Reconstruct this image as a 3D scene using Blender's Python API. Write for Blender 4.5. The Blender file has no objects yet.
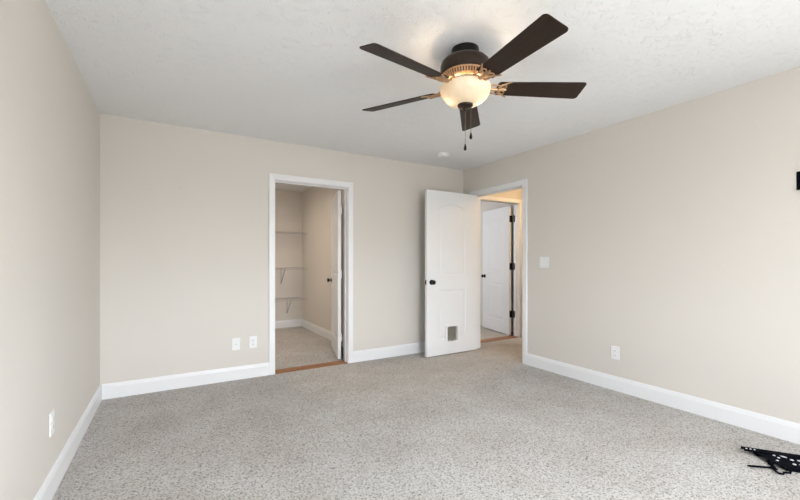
import bpy, bmesh, math, random
from mathutils import Vector, Matrix

random.seed(7)
S = bpy.context.scene
COL = S.collection
PI = math.pi

# ------------------------------------------------------------------ camera
YAW = math.atan2(.5132, .8583)
cam_data = bpy.data.cameras.new('camera')
cam = bpy.data.objects.new('camera', cam_data)
COL.objects.link(cam)
cam.location = (0, 0, 1.18)
cam.rotation_euler = (PI / 2, 0, -YAW)
cam_data.sensor_width = 36
cam_data.lens = 382 / 800 * 36
cam_data.shift_y = 11 / 800
cam_data.clip_start = .02
S.camera = cam

# ------------------------------------------------------------------ view, sky, daylight
S.view_settings.view_transform = 'Standard'
S.view_settings.look = 'None'
S.view_settings.gamma = 1
S.view_settings.use_curve_mapping = False
S.view_settings.exposure = 0.0

SKY = 35.0
world = bpy.data.worlds.new('sky')
S.world = world
world.use_nodes = True
wn, wl = world.node_tree.nodes, world.node_tree.links
wn.clear()
wo = wn.new('ShaderNodeOutputWorld')
wb = wn.new('ShaderNodeBackground')
wt = wn.new('ShaderNodeTexCoord')
ws = wn.new('ShaderNodeSeparateXYZ')
wr = wn.new('ShaderNodeValToRGB')
wl.new(wt.outputs['Generated'], ws.inputs[0])
wm = wn.new('ShaderNodeMapRange')
wm.inputs['From Min'].default_value = -1
wm.inputs['From Max'].default_value = 1
wl.new(ws.outputs['Z'], wm.inputs['Value'])
wl.new(wm.outputs['Result'], wr.inputs['Fac'])
e = wr.color_ramp.elements
e[0].position = .0
e[0].color = (.39, .385, .37, 1)          # ground
e[1].position = 1.0
e[1].color = (.86, .93, 1.0, 1)
a = e.new(.49); a.color = (.39, .385, .37, 1)
a = e.new(.545); a.color = (.90, .95, 1.0, 1)
wl.new(wr.outputs['Color'], wb.inputs['Color'])
wb.inputs['Strength'].default_value = SKY
wl.new(wb.outputs[0], wo.inputs[0])


def area(name, loc, rot, sx, sy, power, color=(1, 1, 1), portal=False, spread=PI):
    d = bpy.data.lights.new(name, 'AREA')
    d.shape = 'RECTANGLE'
    d.size, d.size_y = sx, sy
    d.energy = power
    d.color = color
    d.spread = spread
    if portal:
        d.cycles.is_portal = True
    o = bpy.data.objects.new(name, d)
    COL.objects.link(o)
    o.location = loc
    o.rotation_euler = rot
    return o


# main window of the room, in the wall behind the camera
WX0, WX1, WZ0, WZ1 = .45, 1.61, .75, 2.06
YF = -1.60                                  # inner face of that wall
area('window_portal', ((WX0 + WX1) / 2, YF - .13, (WZ0 + WZ1) / 2), (PI / 2, 0, 0), WX1 - WX0, WZ1 - WZ0, 10, portal=True)
# unseen window added in the right wall to brighten the left wall
VY0, VY1, VZ0, VZ1 = -1.52, -.56, .80, 2.06
area('side_fill_portal', (3.478 + .13, (VY0 + VY1) / 2, (VZ0 + VZ1) / 2), (0, PI / 2, 0), VZ1 - VZ0, VY1 - VY0, 10, portal=True)
# area light added as daylight for the room across the hall, no window built
area('far_room_daylight', (2.62, 5.55, 1.5), (0, -PI / 2, 0), 1.2, 1.1, 22, (.96, .97, 1))

# ------------------------------------------------------------------ materials


def mat(name, color, rough=.5, metal=0., bump=None, var=None, emit=None, spec=.5):
    m = bpy.data.materials.new(name)
    m.use_nodes = True
    nt = m.node_tree
    b = nt.nodes['Principled BSDF']
    b.inputs['Base Color'].default_value = (*color, 1)
    b.inputs['Specular IOR Level'].default_value = spec
    b.inputs['Roughness'].default_value = rough
    b.inputs['Metallic'].default_value = metal
    tc = nt.nodes.new('ShaderNodeTexCoord')
    if var:
        sc, amt = var
        n = nt.nodes.new('ShaderNodeTexNoise')
        n.inputs['Scale'].default_value = sc
        n.inputs['Detail'].default_value = 4
        nt.links.new(tc.outputs['Object'], n.inputs['Vector'])
        r = nt.nodes.new('ShaderNodeValToRGB')
        r.color_ramp.elements[0].position = .3
        r.color_ramp.elements[1].position = .7
        r.color_ramp.elements[0].color = (*[c * (1 - amt) for c in color], 1)
        r.color_ramp.elements[1].color = (*[min(1, c * (1 + amt)) for c in color], 1)
        nt.links.new(n.outputs['Fac'], r.inputs['Fac'])
        nt.links.new(r.outputs['Color'], b.inputs['Base Color'])
    if bump:
        sc, st, dist = bump
        n = nt.nodes.new('ShaderNodeTexNoise')
        n.inputs['Scale'].default_value = sc
        n.inputs['Detail'].default_value = 5
        nt.links.new(tc.outputs['Object'], n.inputs['Vector'])
        bp = nt.nodes.new('ShaderNodeBump')
        bp.inputs['Strength'].default_value = st
        bp.inputs['Distance'].default_value = dist
        nt.links.new(n.outputs['Fac'], bp.inputs['Height'])
        nt.links.new(bp.outputs['Normal'], b.inputs['Normal'])
    if emit:
        b.inputs['Emission Color'].default_value = (*emit[0], 1)
        b.inputs['Emission Strength'].default_value = emit[1]
    return m


M = {}
M['wall'] = mat('greige_wall_paint', (.70, .664, .618), .75, bump=(220, .08, .002), var=(1.2, .012))
M['trim'] = mat('white_trim_paint', (.83, .84, .86), .35, bump=(60, .03, .001), var=(3, .01))
M['door'] = mat('white_door_paint', (.84, .855, .875), .38, bump=(90, .05, .001), var=(3, .01))
M['plate'] = mat('white_plastic', (.85, .86, .87), .3, var=(20, .01))
M['slot'] = mat('dark_slot', (.05, .05, .05), .6, var=(60, .1))
M['black'] = mat('black_hardware', (.018, .016, .015), .38, .6, var=(60, .2))
M['mount'] = mat('black_powder_coat', (.004, .0045, .008), .7, 0, bump=(400, .1, .0005), var=(60, .2), spec=.02)
M['zinc'] = mat('pale_zinc', (.72, .75, .80), .35, .5, var=(60, .05))
M['bronze'] = mat('oil_rubbed_bronze', (.036, .023, .017), .42, .55, var=(40, .15))
M['canopyblack'] = mat('black_bronze', (.008, .007, .007), .40, .4, var=(40, .15))
M['gold'] = mat('antique_brass_bronze', (.46, .29, .165), .40, .6, bump=(120, .2, .001), var=(60, .25))
M['wire'] = mat('coated_wire', (.52, .51, .50), .4, var=(30, .02))  # white wire darkened to the tone it has in shade
M['bracket'] = mat('grey_shelf_bracket', (.42, .41, .40), .4, var=(30, .05))
M['steel'] = mat('brushed_nickel', (.6, .6, .6), .35, .9, var=(60, .05))
M['chain'] = mat('bronze_chain', (.20, .16, .12), .4, .7, var=(60, .1))


def carpet_material():
    m = bpy.data.materials.new('carpet_pile')
    m.use_nodes = True
    nt = m.node_tree
    b = nt.nodes['Principled BSDF']
    b.inputs['Roughness'].default_value = .95
    b.inputs['Specular IOR Level'].default_value = .1
    tc = nt.nodes.new('ShaderNodeTexCoord')

    def noise(sc, det, dist=0):
        n = nt.nodes.new('ShaderNodeTexNoise')
        n.inputs['Scale'].default_value = sc
        n.inputs['Detail'].default_value = det
        n.inputs['Distortion'].default_value = dist
        nt.links.new(tc.outputs['Object'], n.inputs['Vector'])
        return n
    fl = noise(95, 4, .2)                    # flecked yarn
    fl.inputs['Roughness'].default_value = .7
    vo = nt.nodes.new('ShaderNodeTexVoronoi')  # every tuft its own shade
    vo.inputs['Scale'].default_value = 150
    nt.links.new(tc.outputs['Object'], vo.inputs['Vector'])
    sv = nt.nodes.new('ShaderNodeSeparateColor')
    nt.links.new(vo.outputs['Color'], sv.inputs[0])
    mf = nt.nodes.new('ShaderNodeMix')
    mf.inputs[0].default_value = .34
    nt.links.new(fl.outputs['Fac'], mf.inputs[2])
    nt.links.new(sv.outputs[0], mf.inputs[3])
    r = nt.nodes.new('ShaderNodeValToRGB')
    el = r.color_ramp.elements
    el[0].position = .28; el[0].color = (.15, .145, .14, 1)
    el[1].position = .66; el[1].color = (.66, .65, .63, 1)
    x = el.new(.44); x.color = (.52, .50, .48, 1)
    nt.links.new(mf.outputs[0], r.inputs['Fac'])
    pa = noise(2.6, 4)                      # worn and brushed patches
    mx = nt.nodes.new('ShaderNodeMix')
    mx.data_type = 'RGBA'
    mx.blend_type = 'MULTIPLY'
    mx.inputs[0].default_value = 1
    r2 = nt.nodes.new('ShaderNodeValToRGB')
    r2.color_ramp.elements[0].position = .35; r2.color_ramp.elements[0].color = (.88, .86, .845, 1)
    r2.color_ramp.elements[1].position = .65; r2.color_ramp.elements[1].color = (1, 1, 1, 1)
    nt.links.new(pa.outputs['Fac'], r2.inputs['Fac'])
    nt.links.new(r.outputs['Color'], mx.inputs[6])
    nt.links.new(r2.outputs['Color'], mx.inputs[7])
    nt.links.new(mx.outputs[2], b.inputs['Base Color'])
    h = noise(150, 4, .4)
    bp = nt.nodes.new('ShaderNodeBump')
    bp.inputs['Strength'].default_value = .7
    bp.inputs['Distance'].default_value = .006
    nt.links.new(h.outputs['Fac'], bp.inputs['Height'])
    nt.links.new(bp.outputs['Normal'], b.inputs['Normal'])
    return m


def ceiling_material():
    m = bpy.data.materials.new('stomped_ceiling_texture')
    m.use_nodes = True
    nt = m.node_tree
    b = nt.nodes['Principled BSDF']
    b.inputs['Base Color'].default_value = (.89, .905, .92, 1)
    b.inputs['Roughness'].default_value = .9
    tc = nt.nodes.new('ShaderNodeTexCoord')
    n1 = nt.nodes.new('ShaderNodeTexNoise')
    n1.inputs['Scale'].default_value = 13
    n1.inputs['Detail'].default_value = 2
    n1.inputs['Distortion'].default_value = 2.5
    nt.links.new(tc.outputs['Object'], n1.inputs['Vector'])
    w = nt.nodes.new('ShaderNodeTexWave')    # short brush ridges turned by the noise
    w.inputs['Scale'].default_value = 16
    w.inputs['Distortion'].default_value = 18
    w.inputs['Detail'].default_value = 2
    w.inputs['Detail Scale'].default_value = 1.4
    nt.links.new(tc.outputs['Object'], w.inputs['Vector'])
    r = nt.nodes.new('ShaderNodeValToRGB')
    r.color_ramp.elements[0].position = .50
    r.color_ramp.elements[1].position = .66
    nt.links.new(n1.outputs['Fac'], r.inputs['Fac'])
    mu = nt.nodes.new('ShaderNodeMath')
    mu.operation = 'MULTIPLY'
    nt.links.new(r.outputs['Color'], mu.inputs[0])
    nt.links.new(w.outputs['Fac'], mu.inputs[1])
    bp = nt.nodes.new('ShaderNodeBump')
    bp.inputs['Strength'].default_value = .62
    bp.inputs['Distance'].default_value = .007
    nt.links.new(mu.outputs[0], bp.inputs['Height'])
    nt.links.new(bp.outputs['Normal'], b.inputs['Normal'])
    return m


def wood_material(name, c0, c1, rough, scale=(1, 14, 14), nscale=3.0):
    m = bpy.data.materials.new(name)
    m.use_nodes = True
    nt = m.node_tree
    b = nt.nodes['Principled BSDF']
    b.inputs['Roughness'].default_value = rough
    tc = nt.nodes.new('ShaderNodeTexCoord')
    mp = nt.nodes.new('ShaderNodeMapping')
    mp.inputs['Scale'].default_value = scale
    nt.links.new(tc.outputs['Object'], mp.inputs['Vector'])
    n = nt.nodes.new('ShaderNodeTexNoise')
    n.inputs['Scale'].default_value = nscale
    n.inputs['Detail'].default_value = 6
    n.inputs['Distortion'].default_value = .8
    nt.links.new(mp.outputs[0], n.inputs['Vector'])
    r = nt.nodes.new('ShaderNodeValToRGB')
    r.color_ramp.elements[0].position = .3; r.color_ramp.elements[0].color = (*c0, 1)
    r.color_ramp.elements[1].position = .7; r.color_ramp.elements[1].color = (*c1, 1)
    nt.links.new(n.outputs['Fac'], r.inputs['Fac'])
    nt.links.new(r.outputs['Color'], b.inputs['Base Color'])
    b.inputs['Specular IOR Level'].default_value = .28
    return m


def frosted_glass(name, color, trans):
    m = bpy.data.materials.new(name)
    m.use_nodes = True
    nt = m.node_tree
    nt.nodes.remove(nt.nodes['Principled BSDF'])
    out = nt.nodes['Material Output']
    tc = nt.nodes.new('ShaderNodeTexCoord')
    n = nt.nodes.new('ShaderNodeTexNoise')
    n.inputs['Scale'].default_value = 14
    n.inputs['Detail'].default_value = 4
    n.inputs['Distortion'].default_value = 1.5
    nt.links.new(tc.outputs['Object'], n.inputs['Vector'])
    r = nt.nodes.new('ShaderNodeValToRGB')
    r.color_ramp.elements[0].position = .35; r.color_ramp.elements[0].color = (*[c * .93 for c in color], 1)
    r.color_ramp.elements[1].position = .65; r.color_ramp.elements[1].color = (*color, 1)
    nt.links.new(n.outputs['Fac'], r.inputs['Fac'])
    d = nt.nodes.new('ShaderNodeBsdfDiffuse')
    t = nt.nodes.new('ShaderNodeBsdfTranslucent')
    g = nt.nodes.new('ShaderNodeBsdfGlossy')
    g.inputs['Roughness'].default_value = .25
    nt.links.new(r.outputs['Color'], d.inputs['Color'])
    nt.links.new(r.outputs['Color'], t.inputs['Color'])
    m1 = nt.nodes.new('ShaderNodeMixShader')
    m1.inputs[0].default_value = trans
    nt.links.new(d.outputs[0], m1.inputs[1])
    nt.links.new(t.outputs[0], m1.inputs[2])
    m2 = nt.nodes.new('ShaderNodeMixShader')
    m2.inputs[0].default_value = .05
    nt.links.new(m1.outputs[0], m2.inputs[1])
    nt.links.new(g.outputs[0], m2.inputs[2])
    nt.links.new(m2.outputs[0], out.inputs['Surface'])
    return m


M['carpet'] = carpet_material()
M['ceiling'] = ceiling_material()
M['threshold'] = wood_material('oak_threshold', (.22, .095, .035), (.40, .19, .085), .45, (2, 30, 30))
M['blade'] = wood_material('dark_walnut_blade', (.016, .008, .005), (.032, .017, .010), .48, (2, 30, 30))
M['bowl'] = frosted_glass('alabaster_glass', (.82, .70, .53), .042)
M['flap'] = mat('shadow_toned_flap', (.20, .19, .165), .35, var=(20, .1))  # coloured like the shadowed wall seen through the opening
M['bulb'] = mat('warm_bulb', (1, .9, .75), .5, emit=((1, .80, .56), 108))

# ------------------------------------------------------------------ mesh helpers


class MB:
    def __init__(self):
        self.bm = bmesh.new()

    def _merge(self, tmp, mx=None):
        if mx is not None:
            tmp.transform(mx)
        me = bpy.data.meshes.new('tmp')
        tmp.to_mesh(me)
        tmp.free()
        self.bm.from_mesh(me)
        bpy.data.meshes.remove(me)

    def box(self, x0, x1, y0, y1, z0, z1, bev=0., seg=1, mx=None):
        t = bmesh.new()
        bmesh.ops.create_cube(t, size=1)
        t.transform(Matrix.Translation(((x0 + x1) / 2, (y0 + y1) / 2, (z0 + z1) / 2)) @ Matrix.Diagonal((x1 - x0, y1 - y0, z1 - z0, 1)))
        if bev:
            bmesh.ops.bevel(t, geom=t.edges[:], offset=bev, segments=seg, affect='EDGES', profile=.5)
        self._merge(t, mx)
        return self

    def lathe(self, prof, seg=32, mx=None, cap=False):
        """prof: (radius, z) pairs turned about z"""
        t = bmesh.new()
        rings = []
        for r, z in prof:
            if r < 1e-6:
                rings.append([t.verts.new((0, 0, z))])
            else:
                rings.append([t.verts.new((r * math.cos(2 * PI * k / seg), r * math.sin(2 * PI * k / seg), z)) for k in range(seg)])
        for A, B in zip(rings, rings[1:]):
            for k in range(seg):
                k2 = (k + 1) % seg
                if len(A) == 1 and len(B) == 1:
                    continue
                if len(A) == 1:
                    t.faces.new((A[0], B[k], B[k2]))
                elif len(B) == 1:
                    t.faces.new((A[k], B[0], A[k2]))
                else:
                    t.faces.new((A[k], B[k], B[k2], A[k2]))
        if cap:
            for R in (rings[0], rings[-1]):
                if len(R) > 1:
                    t.faces.new(R)
        bmesh.ops.recalc_face_normals(t, faces=t.faces[:])
        self._merge(t, mx)
        return self

    def tube(self, pts, rad, seg=8, mx=None):
        pts = [Vector(p) for p in pts]
        rads = rad if isinstance(rad, (list, tuple)) else [rad] * len(pts)
        t = bmesh.new()
        rings = []
        up = None
        for i, p in enumerate(pts):
            d = (pts[min(i + 1, len(pts) - 1)] - pts[max(i - 1, 0)]).normalized()
            if up is None:
                up = Vector((0, 0, 1)) if abs(d.z) < .9 else Vector((1, 0, 0))
            s = d.cross(up).normalized()
            up = s.cross(d).normalized()
            rings.append([t.verts.new(p + (s * math.cos(2 * PI * k / seg) + up * math.sin(2 * PI * k / seg)) * rads[i]) for k in range(seg)])
        for A, B in zip(rings, rings[1:]):
            for k in range(seg):
                t.faces.new((A[k], A[(k + 1) % seg], B[(k + 1) % seg], B[k]))
        t.faces.new(rings[0][::-1])
        t.faces.new(rings[-1])
        bmesh.ops.recalc_face_normals(t, faces=t.faces[:])
        self._merge(t, mx)
        return self

    def prism(self, poly, z0, z1, mx=None, bev=0., holes=()):
        """outline in xy (with holes) extruded along z"""
        t = bmesh.new()
        loops = [poly] + list(holes)
        edges = []
        for L in loops:
            vs = [t.verts.new((p[0], p[1], z0)) for p in L]
            edges += [t.edges.new((vs[i], vs[(i + 1) % len(vs)])) for i in range(len(vs))]
        if holes:
            bmesh.ops.triangle_fill(t, use_beauty=True, use_dissolve=False, edges=edges)
        else:
            t.faces.new(t.verts[:])
        r = bmesh.ops.extrude_face_region(t, geom=t.faces[:])
        bmesh.ops.translate(t, verts=[v for v in r['geom'] if isinstance(v, bmesh.types.BMVert)], vec=(0, 0, z1 - z0))
        bmesh.ops.recalc_face_normals(t, faces=t.faces[:])
        if bev:
            es = [x for x in t.edges if len(x.link_faces) == 2 and x.calc_face_angle(0) > .5]
            bmesh.ops.bevel(t, geom=es, offset=bev, segments=1, affect='EDGES')
        self._merge(t, mx)
        return self

    def sphere(self, c, r, sub=3, scale=(1, 1, 1)):
        t = bmesh.new()
        bmesh.ops.create_uvsphere(t, u_segments=8 * sub, v_segments=6 * sub, radius=r)
        t.transform(Matrix.Translation(c) @ Matrix.Diagonal((*scale, 1)))
        self._merge(t)
        return self

    def build(self, name, m, parent=None, smooth=True, loc=None):
        bm = self.bm
        if smooth:
            for f in bm.faces:
                f.smooth = True
            for x in bm.edges:
                x.smooth = len(x.link_faces) == 2 and x.calc_face_angle(9) < math.radians(32)
        me = bpy.data.meshes.new(name)
        bm.to_mesh(me)
        bm.free()
        me.materials.append(m)
        o = bpy.data.objects.new(name, me)
        COL.objects.link(o)
        if parent:
            o.parent = parent
        if loc is not None:
            o.location = loc
        return o


def tag(o, label=None, cat=None, group=None, kind=None):
    for k, v in (('label', label), ('category', cat), ('group', group), ('kind', kind)):
        if v:
            o[k] = v
    return o


def empty(name, loc, rz=0., label=None, cat=None, group=None, kind=None):
    o = bpy.data.objects.new(name, None)
    COL.objects.link(o)
    o.empty_display_size = .1
    o.location = loc
    o.rotation_euler = (0, 0, rz)
    return tag(o, label, cat, group, kind)


def copy_tree(o, parent=None):
    c = o.copy()
    COL.objects.link(c)
    if parent:
        c.parent = parent
    for ch in list(o.children):
        copy_tree(ch, c)
    return c


def inset(poly, d):
    """inset a counter-clockwise outline by d with mitred corners"""
    n = len(poly)
    out = []
    for i in range(n):
        p0, p1, p2 = (Vector(poly[(i + k) % n]) for k in (-1, 0, 1))
        a = (p1 - p0).normalized()
        b = (p2 - p1).normalized()
        na, nb = Vector((-a.y, a.x)), Vector((-b.y, b.x))
        m = (na + nb).normalized()
        out.append(tuple(p1 + m * (d / max(.3, m.dot(na)))))
    return out


# ------------------------------------------------------------------ the setting
XL, XR, YB, H = -.523, 3.478, 4.10, 2.435
WT = .12
HY = 4.135                                     # the hall's end wall
CX0, CX1, CH = .930, 1.746, 2.026             # closet opening
BY0, BY1, BH = 3.053, 3.890, 2.050            # bedroom opening, along y
HX0, HX1, HH = 3.790, 4.612, 2.066            # opening across the hall
CWX, CWY = 2.035, 6.85                        # closet right and back wall


def struct(mb, name, m, label, cat):
    return tag(mb.build(name, m, smooth=False), label, cat, kind='structure')


fl = MB()
fl.box(-.8, 5.2, -1.9, 7.3, -.1, 0)
struct(fl, 'floor', M['carpet'], 'grey beige flecked cut pile carpet covering the floor', 'floor')
struct(MB().box(-.8, 5.2, -1.9, 7.3, H, H + .1), 'ceiling', M['ceiling'], 'white ceiling with stomped brush texture', 'ceiling')
struct(MB().box(XL - WT, XL, YF - WT, YB + WT, 0, H), 'wall_left', M['wall'], 'plain greige wall along the left side of the room', 'wall')
w = MB()
w.box(XL, CX0 - .018, YB, YB + WT, 0, H).box(CX1 + .018, XR, YB, YB + WT, 0, H).box(CX0 - .018, CX1 + .018, YB, YB + WT, CH + .018, H)
struct(w, 'wall_back', M['wall'], 'greige wall holding the closet doorway', 'wall')
w = MB()
w.box(XR, XR + WT, YF, VY0, 0, H).box(XR, XR + WT, VY1, BY0 - .018, 0, H).box(XR, XR + WT, VY0, VY1, 0, VZ0).box(XR, XR + WT, VY0, VY1, VZ1, H).box(XR, XR + WT, BY1 + .018, YB + WT, 0, H).box(XR, XR + WT, BY0 - .018, BY1 + .018, BH + .018, H)
struct(w, 'wall_right', M['wall'], 'long greige wall on the right holding the bedroom doorway', 'wall')
w = MB()
w.box(XL, WX0, YF - WT, YF, 0, H).box(WX1, XR + WT, YF - WT, YF, 0, H).box(WX0, WX1, YF - WT, YF, 0, WZ0).box(WX0, WX1, YF - WT, YF, WZ1, H)
struct(w, 'wall_front', M['wall'], 'greige wall with the window, behind the viewer', 'wall')
w = MB()
for x0, x1, z0, z1 in ((WX0, WX0 + .03, WZ0, WZ1), (WX1 - .03, WX1, WZ0, WZ1), (WX0, WX1, WZ0, WZ0 + .03), (WX0, WX1, WZ1 - .03, WZ1)):
    w.box(x0, x1, YF - .10, YF - .02, z0, z1, .003)
struct(w, 'window_1', M['trim'], 'white window frame in the wall behind the viewer', 'window')

w = MB()  # frame of the added fill window
for y0, y1, z0, z1 in ((VY0, VY0 + .03, VZ0, VZ1), (VY1 - .03, VY1, VZ0, VZ1), (VY0, VY1, VZ0, VZ0 + .03), (VY0, VY1, VZ1 - .03, VZ1)):
    w.box(XR + .02, XR + .10, y0, y1, z0, z1, .003)
struct(w, 'window_fill', M['trim'], 'white frame of the unseen window added to brighten the left wall', 'window')

# closet shell
w = MB().box(CWX, CWX + .1, YB + WT, CWY + .1, 0, H)
struct(w, 'wall_closet_right', M['wall'], 'plain wall along the right of the closet behind its door', 'wall')
struct(MB().box(.2, CWX, CWY, CWY + .1, 0, H), 'wall_closet_back', M['wall'], 'closet end wall carrying the wire shelves', 'wall')
struct(MB().box(.2, .3, YB + WT, CWY, 0, H), 'wall_closet_left', M['wall'], 'plain wall along the left of the closet', 'wall')
# hall and the room across it
w = MB()
w.box(XR + WT, HX0 - .018, HY, HY + .10, 0, H).box(HX1 + .018, 4.95, HY, HY + .10, 0, H).box(HX0 - .018, HX1 + .018, HY, HY + .10, HH + .018, H)
struct(w, 'wall_hall_back', M['wall'], 'hall end wall holding the doorway of the next room', 'wall')
struct(MB().box(4.85, 4.95, 1.3, HY, 0, H), 'wall_hall_right', M['wall'], 'far side wall of the hall', 'wall')
struct(MB().box(XR + WT, 4.95, 1.2, 1.3, 0, H), 'wall_hall_front', M['wall'], 'wall closing the near end of the hall', 'wall')
struct(MB().box(4.85, 4.95, HY + .10, 7.1, 0, H), 'wall_far_right', M['wall'], 'right wall of the room across the hall', 'wall')
struct(MB().box(2.5, 4.95, 7.0, 7.1, 0, H), 'wall_far_back', M['wall'], 'end wall of the room across the hall', 'wall')
struct(MB().box(2.5, 2.6, YB + WT, 7.0, 0, H), 'wall_far_left', M['wall'], 'left wall of the room across the hall', 'wall')


def baseboard(name, p0, p1, nrm, label, h=.130):
    """p0 -> p1 along the wall, nrm points into the room"""
    p0, p1, nrm = Vector(p0), Vector(p1), Vector(nrm)
    prof = [(0, 0), (.015, 0), (.015, h - .030), (.0125, h - .026), (.0125, h - .020), (.008, h - .006), (.004, h), (0, h)]
    t = bmesh.new()
    A = [t.verts.new((*(p0 + nrm * u), z)) for u, z in prof]
    B = [t.verts.new((*(p1 + nrm * u), z)) for u, z in prof]
    n = len(prof)
    for i in range(n):
        t.faces.new((A[i], A[(i + 1) % n], B[(i + 1) % n], B[i]))
    t.faces.new(A)
    t.faces.new(B)
    bmesh.ops.recalc_face_normals(t, faces=t.faces[:])
    mb = MB()
    mb._merge(t)
    return struct(mb, name, M['trim'], label, 'baseboard')


baseboard('baseboard_left', (XL, YF), (XL, YB), (1, 0), 'white baseboard running along the left wall')
baseboard('baseboard_back', (XL + .015, YB), (.866, YB), (0, -1), 'white baseboard left of the closet doorway')
baseboard('baseboard_back', (1.808, YB), (XR, YB), (0, -1), 'white baseboard between the closet doorway and the open door')
baseboard('baseboard_right', (XR, YF), (XR, 2.986), (-1, 0), 'white baseboard running along the right wall')
baseboard('baseboard_closet_right', (CWX, YB + WT), (CWX, CWY - .015), (-1, 0), 'white baseboard along the right closet wall')
baseboard('baseboard_closet_back', (.3, CWY), (CWX, CWY), (0, -1), 'white baseboard under the closet shelves')
baseboard('baseboard_hall', (HX1 + .072, HY), (4.85, HY), (0, -1), 'white baseboard on the hall end wall')


def casing(name, mx, w0, w1, h, cw, label, depth, stop, both=True):
    """door surround in local xz, wall face at y=0, wall body towards +y; stop = y range of the door stop"""
    mb = MB()
    rv = .004
    a, b, t = w0 - rv, w1 + rv, h + rv
    pr = lambda poly, y0, y1: mb.prism(poly, y0, y1, mx @ Matrix(((1, 0, 0, 0), (0, 0, 1, 0), (0, 1, 0, 0), (0, 0, 0, 1))), .0025)
    for y0, y1 in (((-.017, 0),) + (((depth, depth + .017),) if both else ())):
        pr([(a - cw, 0), (a, 0), (a, t), (a - cw, t + cw)], y0, y1)
        pr([(b, 0), (b + cw, 0), (b + cw, t + cw), (b, t)], y0, y1)
        pr([(a - cw, t + cw), (a, t), (b, t), (b + cw, t + cw)], y0, y1)
    # jamb boards and stops
    mb.box(w0 - .018, w0, 0, depth, 0, h, mx=mx).box(w1, w1 + .018, 0, depth, 0, h, mx=mx).box(w0 - .018, w1 + .018, 0, depth, h, h + .018, mx=mx)
    s0, s1 = stop
    mb.box(w0, w0 + .011, s0, s1, 0, h, .002, mx=mx).box(w1 - .011, w1, s0, s1, 0, h, .002, mx=mx).box(w0 + .011, w1 - .011, s0, s1, h - .011, h, .002, mx=mx)
    return struct(mb, name, M['trim'], label, 'door frame')


casing('trim_1', Matrix.Translation((0, YB, 0)), CX0, CX1, CH, .060, 'white door surround of the closet doorway', WT, (.045, .080))
# local x -> world -y, local y -> world +x
rot = Matrix(((0, 1, 0, XR), (-1, 0, 0, 0), (0, 0, 1, 0), (0, 0, 0, 1)))
tr2 = casing('trim_2', rot, -BY1, -BY0, BH, .061, 'white door surround of the bedroom doorway in the right wall', WT, (.040, .075), both=False)
tr3 = casing('trim_3', Matrix.Translation((0, HY, 0)), HX0, HX1, HH, .060, 'white door surround across the hall', .10, (.030, .063), both=False)
for z in (.344, 1.094, 1.844):                # hinge leaves on the jamb across the hall
    tag(MB().box(HX1 - .002, HX1 + .001, HY + .062, HY + .102, z - .052, z + .052, .0008).build('hinge_leaf', M['black'], tr3, smooth=False), 'black hinge leaf')
sp = MB().box(XR - .003, XR + .034, BY0 - .001, BY0 + .002, .90, .96, .0005)
sp.build('strike_plate', M['black'], tr2, smooth=False)

tag(MB().box(CX0, CX1, YB - .012, YB + WT + .005, 0, .007, .002).build('trim_4', M['threshold'], smooth=False), 'brown wooden threshold strip under the closet doorway', 'threshold', kind='structure')
tag(MB().box(HX0, HX1, HY - .005, HY + .135, 0, .007, .002).build('trim_5', M['threshold'], smooth=False), 'brown wooden threshold strip under the doorway across the hall', 'threshold', kind='structure')

# ------------------------------------------------------------------ doors
DT = .035


def panel_outline(x0, x1, z0, z1, arch=0.):
    p = [(x0, z0), (x1, z0)]
    if not arch:
        return p + [(x1, z1), (x0, z1)]
    n = 14
    zs = z1 - arch
    xc, hw = (x0 + x1) / 2, (x1 - x0) / 2
    R = (hw * hw + arch * arch) / (2 * arch)
    a0 = math.asin(hw / R)
    return p + [(xc + R * math.sin(a0 - 2 * a0 * k / n), z1 - R + R * math.cos(a0 - 2 * a0 * k / n)) for k in range(n + 1)]


def door_slab(w, h, panels, hole=None):
    """moulded door, local x 0..w from the hinge, y 0..DT, z 0..h"""
    t = bmesh.new()

    def face(y, sgn):
        outer = [(0, 0), (w, 0), (w, h), (0, h)]
        loops = [outer] + panels
        edges = []
        vl = []
        for L in loops:
            vs = [t.verts.new((p[0], y, p[1])) for p in L]
            vl.append(vs)
            edges += [t.edges.new((vs[i], vs[(i + 1) % len(vs)])) for i in range(len(vs))]
        bmesh.ops.triangle_fill(t, use_beauty=True, use_dissolve=False, edges=edges)
        for L, vs in zip(panels, vl[1:]):
            prev = vs
            for d, dep in ((.004, .004), (.013, .0085), (.020, .0085), (.050, .002)):
                cur = [t.verts.new((p[0], y - sgn * dep, p[1])) for p in inset(L, d)]
                for i in range(len(cur)):
                    j = (i + 1) % len(cur)
                    t.faces.new((prev[i], prev[j], cur[j], cur[i]))
                prev = cur
            t.faces.new(prev)
        return vl[0]
    A = face(0, -1)
    B = face(DT, 1)
    for i in range(4):
        t.faces.new((A[i], A[(i + 1) % 4], B[(i + 1) % 4], B[i]))
    bmesh.ops.recalc_face_normals(t, faces=t.faces[:])
    mb = MB()
    mb._merge(t)
    return mb


def cut(o, x0, x1, y0, y1, z0, z1):
    c = MB().box(x0, x1, y0, y1, z0, z1).build('cutter', M['trim'], smooth=False)
    c.location, c.rotation_euler = o.location, o.rotation_euler
    md = o.modifiers.new('hole', 'BOOLEAN')
    md.object = c
    md.operation = 'DIFFERENCE'
    md.solver = 'EXACT'
    bpy.context.view_layer.update()
    me = bpy.data.meshes.new_from_object(o.evaluated_get(bpy.context.evaluated_depsgraph_get()))
    o.modifiers.clear()
    o.data = me
    bpy.data.objects.remove(c)


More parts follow.
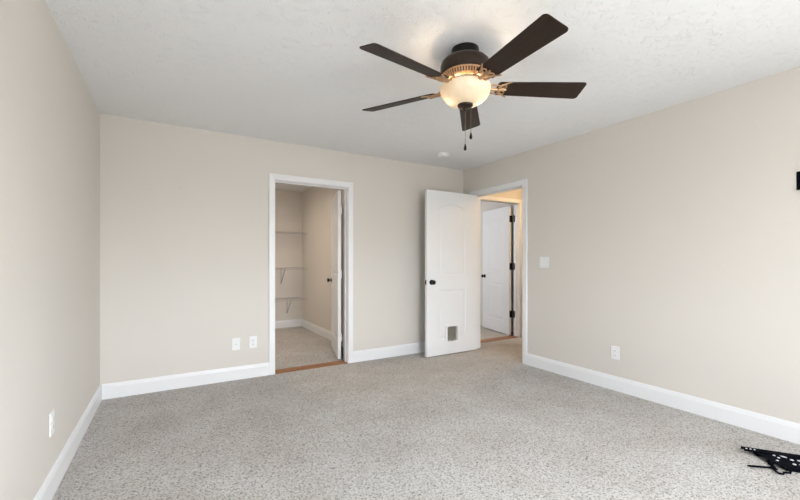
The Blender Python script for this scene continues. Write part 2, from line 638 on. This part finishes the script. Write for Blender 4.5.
def knob(parent, x, z, m):
    prof = [(0, 0), (.032, 0), (.032, .004), (.029, .008), (.014, .010), (.0115, .022), (.013, .030), (.022, .034), (.028, .042), (.0285, .050), (.024, .058), (.012, .062), (0, .063)]
    mb = MB()
    mb.lathe(prof, 24, Matrix.Translation((x, DT, z)) @ Matrix.Rotation(-PI / 2, 4, 'X'))
    mb.lathe(prof, 24, Matrix.Translation((x, 0, z)) @ Matrix.Rotation(PI / 2, 4, 'X'))
    return mb.build('door_knob', m, parent)


def hinge(parent, z, m, yp, sgn, hh=.089, r=.0065, leaf_w=.032):
    """barrel at the hinge corner of a door, leaf on the hinge edge"""
    mb = MB()
    mb.lathe([(0, -hh / 2 - .004), (.004, -hh / 2 - .003), (r, -hh / 2), (r, hh / 2), (.004, hh / 2 + .003), (0, hh / 2 + .004)], 12, Matrix.Translation((-.002, yp + sgn * r, z)))
    y0, y1 = sorted((yp, yp - sgn * leaf_w))
    mb.box(-.0025, .0005, y0, y1, z - hh / 2, z + hh / 2, .0008)
    for dz in (-.03, 0, .03):
        mb.lathe([(0, 0), (.0035, 0), (.003, .0012), (0, .0014)], 8, Matrix.Translation((-.0025, yp - sgn * (leaf_w * .55 + (.004 if dz else -.006)), z + dz)) @ Matrix.Rotation(-PI / 2, 4, 'Y'))
    return mb.build('hinge', m, parent)


# closet door, swung into the closet
d1 = door_slab(.80, 2.000, [panel_outline(.165, .635, .20, .815, 0), panel_outline(.165, .635, .99, 1.87, .07)]).build('door_1', M['door'], smooth=False)
d1.location = (1.724, 4.252, .014)
d1.rotation_euler = (0, 0, math.radians(75))
tag(d1, 'white panelled closet door swung inward, seen edge-on with black knob', 'door', kind='structure')
knob(d1, .735, .905, M['black'])
for z in (.26, 1.01, 1.77):
    tag(hinge(d1, z, M['trim'], 0, -1), 'white painted hinge')

# bedroom door, standing open at right angles to its wall
BW = .815
d2 = door_slab(BW, 2.036, [panel_outline(.195, .630, .195, .810, 0), panel_outline(.195, .630, .985, 1.886, .07)]).build('door_2', M['door'], smooth=False)
d2.location = (3.470, 3.845, .012)
d2.rotation_euler = (0, 0, PI)
PX0, PX1, PZ0, PZ1 = 3.470 - 3.135, 3.470 - 2.965, .155, .345      # pet opening, door coordinates
cut(d2, PX0, PX1, -.02, DT + .02, PZ0, PZ1)
tag(d2, 'white two-panel arch-top bedroom door standing open, pet flap low down', 'door', kind='structure')
knob(d2, BW - .072, .908, M['black'])
MB().box(BW - .001, BW + .0015, .006, .029, .908 - .028, .908 + .028, .0005).box(BW, BW + .010, .011, .024, .897, .919, .003).build('latch', M['black'], d2, smooth=False)
for z in (.26, 1.01, 1.80):
    tag(hinge(d2, z, M['steel'], 0, -1), 'satin metal hinge')


def rrect(x0, x1, z0, z1, r, n=5, top=True):
    out = []
    for cx, cz, a0, rr in ((x1 - r, z0 + r, -PI / 2, r), (x1 - r, z1 - r, 0, r), (x0 + r, z1 - r, PI / 2, r), (x0 + r, z0 + r, PI, r)):
        for k in range(n + 1):
            an = a0 + PI / 2 * k / n
            out.append((cx + rr * math.cos(an), cz + rr * math.sin(an)))
    return out


XZ = Matrix(((1, 0, 0, 0), (0, 0, 1, 0), (0, 1, 0, 0), (0, 0, 0, 1)))     # prism xy -> xz, extruded along y
pf = MB()
inner = rrect(PX0 + .004, PX1 - .004, PZ0 + .004, PZ1 - .004, .018)
for y0, y1 in ((DT, DT + .009), (-.009, 0)):
    pf.prism(rrect(PX0 - .030, PX1 + .028, PZ0 - .022, PZ1 + .022, .015), y0, y1, XZ, .0025, [inner])
pf.prism(rrect(PX0 + .0005, PX1 - .0005, PZ0 + .0005, PZ1 - .0005, .015), -.004, DT + .004, XZ, 0, [inner])   # tunnel
pfo = pf.build('pet_door', M['plate'], d2, smooth=False)
MB().prism(rrect(PX0 + .007, PX1 - .007, PZ0 + .012, PZ1 - .006, .016), .008, .012, XZ, .001).build('flap', M['flap'], pfo, smooth=False)
MB().box((PX0 + PX1) / 2 - .008, (PX0 + PX1) / 2 + .008, DT - .004, DT + .006, PZ0 + .004, PZ0 + .015, .002).build('flap_catch', M['slot'], pfo, smooth=False)

# door across the hall, swung away into the next room
d3 = door_slab(.795, 2.034, [panel_outline(.165, .625, .20, .80, 0), panel_outline(.165, .625, .985, 1.87, .07)]).build('door_3', M['door'], smooth=False)
d3.location = (4.597, 4.272, .014)
d3.rotation_euler = (0, 0, math.radians(78))
tag(d3, 'white two-panel door across the hall with black hinges', 'door', kind='structure')
knob(d3, .722, .905, M['black'])
for z in (.33, 1.08, 1.83):
    h_ = hinge(d3, z, M['black'], 0, -1, .104, .011)
    tag(h_, 'black hinge')

# ------------------------------------------------------------------ ceiling fan
FX, FY = 1.498, 1.750
fan = empty('ceiling_fan', (FX, FY, H), 0, 'dark five-blade ceiling fan with lit frosted glass bowl and pull chains', 'ceiling fan')
Z = lambda z: 1.18 + (z - 1.18) * 1.0175 - H
MB().lathe([(0, 0), (.080, 0), (.081, -.012), (.080, -.060), (.074, -.068), (.05, -.072), (0, -.072)], 40).build('canopy', M['canopyblack'], fan)
MB().lathe([(0, 2.390 - H), (.070, 2.388 - H), (.100, 2.380 - H), (.128, 2.366 - H), (.141, 2.352 - H), (.1465, 2.335 - H), (.1465, 2.300 - H), (.1450, 2.287 - H), (.1400, 2.281 - H), (.1330, 2.281 - H),
            (.1300, 2.284 - H), (0, 2.284 - H)], 56).build('motor_housing', M['bronze'], fan)
v = MB()
v.lathe([(.1340, 2.284 - H), (.1400, 2.279 - H), (.1385, 2.272 - H), (.1330, 2.274 - H)], 56).lathe([(.1200, 2.256 - H), (.1225, 2.250 - H), (.1160, 2.243 - H), (.105, 2.241 - H), (.103, 2.246 - H)], 56)
for k in range(52):                           # ribs of the vent band
    v.box(-.0165, .0165, -.0040, .0040, -.0022, .0022, .0008, mx=Matrix.Rotation(2 * PI * k / 52, 4, 'Z') @ Matrix.Translation((.1290, 0, 2.263 - H)) @ Matrix.Rotation(math.radians(-55), 4, 'Y'))
v.build('vent_grille', M['gold'], fan, smooth=False)
MB().lathe([(.126, 2.283 - H), (.112, 2.246 - H), (.104, 2.244 - H), (.06, 2.244 - H), (0, 2.244 - H)], 48).build('vent_well', M['slot'], fan)
MB().lathe([(0, 2.25 - H), (.078, 2.250 - H), (.078, 2.236 - H), (.070, 2.226 - H), (.052, Z(2.216)), (0, Z(2.216))], 36).build('rotor_hub', M['bronze'], fan)
sw = MB()
sw.lathe([(0, Z(2.220)), (.046, Z(2.220)), (.048, Z(2.204)), (.060, Z(2.194)), (.060, Z(2.182)), (.040, Z(2.174)), (.012, Z(2.170)), (.012, Z(2.090)), (0, Z(2.09))], 36)
for k in range(3):                            # arms that carry the bowl rim
    an = 2 * PI * k / 3 + .4
    sw.tube([(.05 * math.cos(an), .05 * math.sin(an), Z(2.190)), (.141 * math.cos(an), .141 * math.sin(an), Z(2.188))], .004)
sw.build('light_fitter', M['bronze'], fan)
# bowl: an open glass shell
op = [(.149, 2.192), (.1500, 2.184), (.1475, 2.168), (.141, 2.150), (.130, 2.132), (.113, 2.115), (.090, 2.102), (.060, 2.093), (.030, 2.089), (.012, 2.088)]
prof = [(r, Z(z)) for r, z in op]
bowl = MB().lathe(prof, 64).build('glass_bowl', M['bowl'], fan)
MB().lathe([(0, Z(2.100)), (.044, Z(2.098)), (.047, Z(2.092)), (.045, Z(2.083)), (.036, Z(2.076)), (.016, Z(2.070)), (.010, Z(2.060)), (.006, Z(2.055)), (0, Z(2.054))], 32).build('finial', M['bronze'], fan)
# two bulbs lying either side of the middle, across the view
rv = Vector((.858, -.513))
for s in (-1, 1):
    MB().sphere((rv.x * .082 * s, rv.y * .082 * s, Z(2.132)), .024, 3).build('bulb', M['bulb'], fan)

PH = math.radians(45.75)
PITCH = math.radians(-15.3)


def blade_outline():
    r0, r1, w0, w1 = .188, .722, .055, .0715
    n = 5
    out = []
    rr = .022
    for k in range(n + 1):
        an = -PI / 2 + PI / 2 * k / n
        out.append((r1 - rr + rr * math.cos(an), -w1 + rr + rr * math.sin(an)))
    for k in range(n + 1):
        an = PI / 2 * k / n
        out.append((r1 - rr + rr * math.cos(an), w1 - rr + rr * math.sin(an)))
    out += [(r0 + .012, w0), (r0, w0 - .014), (r0, -w0 + .014), (r0 + .012, -w0)]
    return out


bmb = MB().prism(blade_outline(), -.003, .003, Matrix.Rotation(PITCH, 4, 'X'), .0015)
blade = bmb.build('fan_blade', M['blade'], fan, smooth=False)
ib = MB()
ZB = Z(2.192)
tw = Matrix.Rotation(PITCH, 4, 'X')


def on_blade(r, t, dz=-.007):
    return tw @ Vector((r, t, dz))


ib.tube([(.062, 0, .032), (.085, 0, .032), (.110, 0, .024), (.135, 0, .008), (.160, 0, -.006), on_blade(.185, 0), on_blade(.248, 0)], [.013, .012, .010, .010, .011, .010, .006], 10)
arc = []
for k in range(13):
    u = -1 + 2 * k / 12
    arc.append(on_blade(.200 + .065 * u * u, .064 * u, -.006))
ib.tube(arc, [.0035 + .0055 * (1 - abs(-1 + 2 * k / 12)) for k in range(13)], 8)
for s in (-1, 1):
    ib.tube([on_blade(.222 + .020 * math.cos(2 * PI * k / 12), s * (.026 + .016 * math.sin(2 * PI * k / 12)), -.007) for k in range(13)], .0042, 6)
    ib.tube([(.120, s * .006, .020), (.140, s * .022, .006), on_blade(.165, s * .034, -.005), on_blade(.190, s * .036), on_blade(.215, s * .030)], .0050, 8)
    ib.lathe([(0, -.006), (.005, -.005), (.0062, -.001), (.0062, .002), (0, .002)], 10, Matrix.Translation(on_blade(.222, s * .034, -.006)))
ib.lathe([(0, -.006), (.005, -.005), (.0062, -.001), (.0062, .002), (0, .002)], 10, Matrix.Translation(on_blade(.228, 0, -.006)))
iron = ib.build('blade_iron', M['gold'], fan)
for k in range(5):
    b_, i_ = (blade, iron) if k == 0 else (blade.copy(), iron.copy())
    for o in (b_, i_):
        if k:
            COL.objects.link(o)
            o.parent = fan
        o.location = (0, 0, ZB)
        o.rotation_euler = (0, math.radians((-.3, -.9, 1.0, 1.7, -.6)[k]), PH + k * 2 * PI / 5)   # the fan hangs a little out of true


def pull_chain(x, y, z0, z1):
    mb = MB()
    n = int((z0 - z1) / .006)
    for k in range(n):
        mb.sphere((x, y, z0 - .003 - k * .006), .0021, 1)
    mb.tube([(x, y, z0), (x, y, z1)], .0009, 6)
    c = mb.build('pull_chain', M['chain'], fan)
    MB().lathe([(0, .004), (.003, .002), (.0045, -.006), (.0085, -.020), (.0085, -.030), (.005, -.037), (0, -.038)], 16, Matrix.Translation((x, y, z1))).build('pendant', M['canopyblack'], c)


pull_chain(0, 0, Z(2.056), Z(1.862))
pull_chain(rv.x * .036 + .513 * .012, rv.y * .036 + .858 * .012, Z(2.085), Z(1.932))

# ------------------------------------------------------------------ smoke detector
sd = empty('smoke_detector', (2.735, 3.585, H), 0, 'small round white smoke detector on the ceiling past the fan', 'smoke detector')
MB().lathe([(0, 0), (.070, 0), (.071, -.008), (.066, -.011), (.066, -.016), (.063, -.030), (.054, -.037), (.03, -.040), (0, -.040)], 40).build('body', M['plate'], sd)
MB().lathe([(0, -.0405), (.004, -.0405), (.004, -.039), (0, -.039)], 12, Matrix.Translation((.02, -.045, .003))).build('test_light', M['slot'], sd)

# ------------------------------------------------------------------ wall plates (local: wall face at y=0, room towards -y)


def plate(root, w, h):
    return MB().box(-w / 2, w / 2, -.006, 0, -h / 2, h / 2, .0025, 2).build('cover_plate', M['plate'], root, smooth=False)


def duplex(loc, rz, label):
    r = empty('wall_outlet', loc, rz, label, 'outlet', 'duplex wall outlets')
    plate(r, .074, .120)
    for s in (-1, 1):
        q = MB().prism(rrect(-.017, .017, s * .020 - .014, s * .020 + .014, .010), -.0085, -.005, XZ, .001).build('receptacle', M['plate'], r, smooth=False)
        sl = MB()
        sl.box(-.0085, -.006, -.0088, -.0080, s * .020 - .003, s * .020 + .007).box(.006, .0085, -.0088, -.0080, s * .020 - .003, s * .020 + .006)
        sl.lathe([(0, 0), (.0026, 0), (.0026, .0006), (0, .0006)], 10, Matrix.Translation((0, -.0082, s * .020 - .008)) @ Matrix.Rotation(PI / 2, 4, 'X'))
        sl.build('slots', M['slot'], q, smooth=False)
    MB().lathe([(0, 0), (.0035, 0), (.003, .001), (0, .0012)], 10, Matrix.Translation((0, -.0058, 0)) @ Matrix.Rotation(PI / 2, 4, 'X')).build('screw', M['steel'], r)
    return r


duplex((.711, YB, .357), 0, 'white duplex outlet on the back wall just left of the closet doorway')
duplex((XR, 1.985, .342), -PI / 2, 'white duplex outlet low on the right wall')
duplex((XL, 2.565, .360), PI / 2, 'white duplex outlet low on the left wall, seen at a slant')
cj = empty('cable_jack', (.550, YB, .353), 0, 'white cable jack plate with one centre connector, low on the back wall', 'cable jack')
plate(cj, .074, .120)
MB().lathe([(0, 0), (.0075, 0), (.0075, .003), (.0048, .003), (.0048, .011), (0, .011)], 12, Matrix.Translation((0, -.0058, 0)) @ Matrix.Rotation(PI / 2, 4, 'X')).build('connector', M['steel'], cj)
ls = empty('light_switch', (XR, 2.757, 1.165), -PI / 2, 'white square double light switch plate beside the bedroom doorway', 'light switch')
plate(ls, .116, .118)
for s in (-1, 1):
    MB().box(-.005, .005, -.0075, -.005, -.012, .012, .0008, mx=Matrix.Translation((s * .023, 0, 0))).box(-.0035, .0035, -.017, -.006, -.003, .010, .0015, mx=Matrix.Translation((s * .023, 0, 0))).build('toggle', M['plate'], ls, smooth=False)
    for dz in (-.030, .030):
        MB().lathe([(0, 0), (.003, 0), (.0025, .001), (0, .0012)], 10, Matrix.Translation((s * .023, -.0058, dz)) @ Matrix.Rotation(PI / 2, 4, 'X')).build('screw', M['plate'], ls)

# nails left in the back wall
for (x, z), lb in (((-.167, 1.822), 'tiny nail stub in the back wall, the one nearer the left corner'), ((.067, 1.862), 'tiny nail stub in the back wall, the one nearer the closet')):
    n_ = MB().lathe([(0, 0), (.0055, 0), (.0055, .002), (.002, .003), (.002, .006), (0, .006)], 10, Matrix.Rotation(PI / 2, 4, 'X')).build('nail', M['steel'], loc=(x, YB, z))
    tag(n_, lb, 'nail', 'nails in the back wall')

# ------------------------------------------------------------------ closet wire shelves
SX0, SX1 = .32, 1.945


def wire_shelf(z, braces, label):
    r = empty('wire_shelf', (0, CWY, z), 0, label, 'shelf', 'wire closet shelves')
    mb = MB()
    for y, dz, rd in ((-.300, -.0, .0042), (-.300, -.028, .0042), (-.150, -.005, .003), (-.012, -.0, .0042)):
        mb.tube([(SX0, y, dz), (SX1, y, dz)], rd, 6)
    n = int((SX1 - SX0) / .026)
    for k in range(n + 1):
        x = SX0 + (SX1 - SX0) * k / n
        mb.tube([(x, -.008, .003), (x, -.303, .003), (x, -.303, -.028)], .0021, 5)
    mb.build('wire_deck', M['wire'], r)
    for x in braces:
        b = MB()
        b.box(x - .005, x + .005, -.006, 0, -.285, -.0, .001)
        b.tube([(x, -.004, -.278), (x, -.298, -.012)], .0055, 6)
        b.build('support_brace', M['bracket'], r)
    c = MB()
    c.box(SX1 - .004, SX1 + .012, -.310, -.286, -.036, .010, .003).box(SX1 - .004, SX1 + .088, -.298, -.292, -.012, -.004, .002)
    c.build('end_clip', M['wire'], r, smooth=False)
    return r


wire_shelf(1.674, [1.10], 'pale wire closet shelf, the highest of the three')
wire_shelf(1.061, [1.654, .9], 'pale wire closet shelf in the middle, on a diagonal brace')
wire_shelf(.533, [1.758, 1.0], 'pale wire closet shelf, the lowest, near the carpet')

# ------------------------------------------------------------------ mount bracket lying on the carpet
U = Vector((.587, -.810))
ang = math.atan2(U.y, U.x)
tv = empty('mount_bracket', (3.052, .940, 0), ang, 'black metal mounting bracket with holes lying on the carpet by the right baseboard', 'bracket')


def circ(cx, cy, r, n=12):
    return [(cx + r * math.cos(2 * PI * k / n), cy + r * math.sin(2 * PI * k / n)) for k in range(n)]


# local x runs along the rail towards the right of the photo, local -y towards the camera
rail = MB()
rail.prism([(-.016, -.050), (.60, -.050), (.60, 0), (-.016, 0)], .024, .028, None, .0008)
rail.box(-.016, .60, -.004, 0, .012, .028, .0008).box(-.016, .60, -.050, -.046, .019, .028, .0008).box(.04, .60, -.050, -.003, .001, .020, .0008)
rail.build('rail', M['mount'], tv, smooth=False)
pl = MB()
pl.prism([(.040, -.050), (.60, -.050), (.60, -.200), (.110, -.200), (.080, -.170), (.060, -.105), (.040, -.085)], .020, .024, None, .0008)
pl.box(.120, .60, -.195, -.191, .001, .024, .0008)
pl.build('plate', M['mount'], tv, smooth=False)
for x, y, r_ in ((.002, -.028, .0055), (.022, -.027, .005), (.041, -.027, .005), (.120, -.060, .007), (.131, -.084, .007), (.108, -.128, .007), (.188, -.088, .009), (.221, -.084, .009), (.176, -.145, .009), (.207, -.140, .009), (.26, -.09, .009), (.26, -.14, .009)):  # pale discs standing for the bright holes in the metal
    MB().lathe([(0, .003), (r_ * .7, .0025), (r_, 0)], 14, Matrix.Translation((x, y, .028 if y > -.05 else .024))).build('hole_disc', M['zinc'], tv)
MB().prism([(.148, -.050), (.166, -.052), (.178, -.062), (.172, -.072), (.155, -.066)], .0242, .0262, None, .0006).build('slot_sheet', M['zinc'], tv, smooth=False)  # pale sheet standing for a bright slot
MB().box(-.062, .075, -.008, .008, .004, .010, .002, mx=Matrix.Translation((0, -.212, 0)) @ Matrix.Rotation(.22, 4, 'Z')).build('arm', M['mount'], tv, smooth=False)
MB().lathe([(0, 0), (.012, 0), (.012, .022), (.009, .026), (0, .027)], 16, Matrix.Translation((.070, -.150, .004))).box(.062, .078, -.215, -.110, .004, .010, .002).build('pivot', M['mount'], tv)
MB().tube([(.050, -.205, .012), (.055, -.235, .010), (.062, -.262, .008), (.080, -.262, .008), (.092, -.242, .010), (.120, -.238, .010), (.128, -.222, .012), (.118, -.200, .014)], .0055, 8).build('cable', M['mount'], tv)

# wall bracket at the right edge of the view
wb_ = empty('wall_bracket', (XR, .806, 1.697), -PI / 2, 'black metal bracket screwed to the right wall, cut by the photo edge', 'bracket')
# local x runs towards the viewer along the wall, local -y into the room
MB().box(0, .40, -.004, 0, -.058, .058, .001).box(.004, .40, -.022, -.004, .050, .058, .001).box(.004, .40, -.022, -.004, -.058, -.050, .001).build('wall_plate', M['mount'], wb_, smooth=False)
for x in (.04, .20, .36):
    MB().lathe([(0, .005), (.007, .004), (.009, 0)], 12, Matrix.Translation((x, -.004, 0)) @ Matrix.Rotation(PI / 2, 4, 'X')).build('bolt', M['zinc'], wb_)

# hall ceiling lamp, warm
hl = empty('hall_lamp', (4.40, 3.25, H), 0, 'warm round ceiling lamp in the hall, out of sight', 'lamp')
MB().lathe([(0, 0), (.07, 0), (.07, -.02), (0, -.02)], 24).build('base', M['trim'], hl)
MB().lathe([(.06, -.02), (.12, -.03), (.13, -.05), (.10, -.085), (.05, -.10), (0, -.102)], 32).build('shade', mat('hall_lamp_glass', (1, .9, .75), .4, var=(20, .02), emit=((1, .68, .36), 62)), hl)

# unseen ceiling lamp added to brighten the closet
cl = empty('closet_fill_lamp', (.72, 5.55, H), 0, 'small round ceiling lamp added out of sight to brighten the closet', 'lamp')
MB().lathe([(0, 0), (.10, 0), (.10, -.055), (.085, -.06), (.085, -.03), (0, -.03)], 32).build('base', M['trim'], cl)
MB().lathe([(0, -.050), (.083, -.050), (.083, -.034), (0, -.034)], 32).build('diffuser', mat('closet_fill_glass', (1, .95, .88), .4, var=(20, .02), emit=((1, .85, .70), 280)), cl)
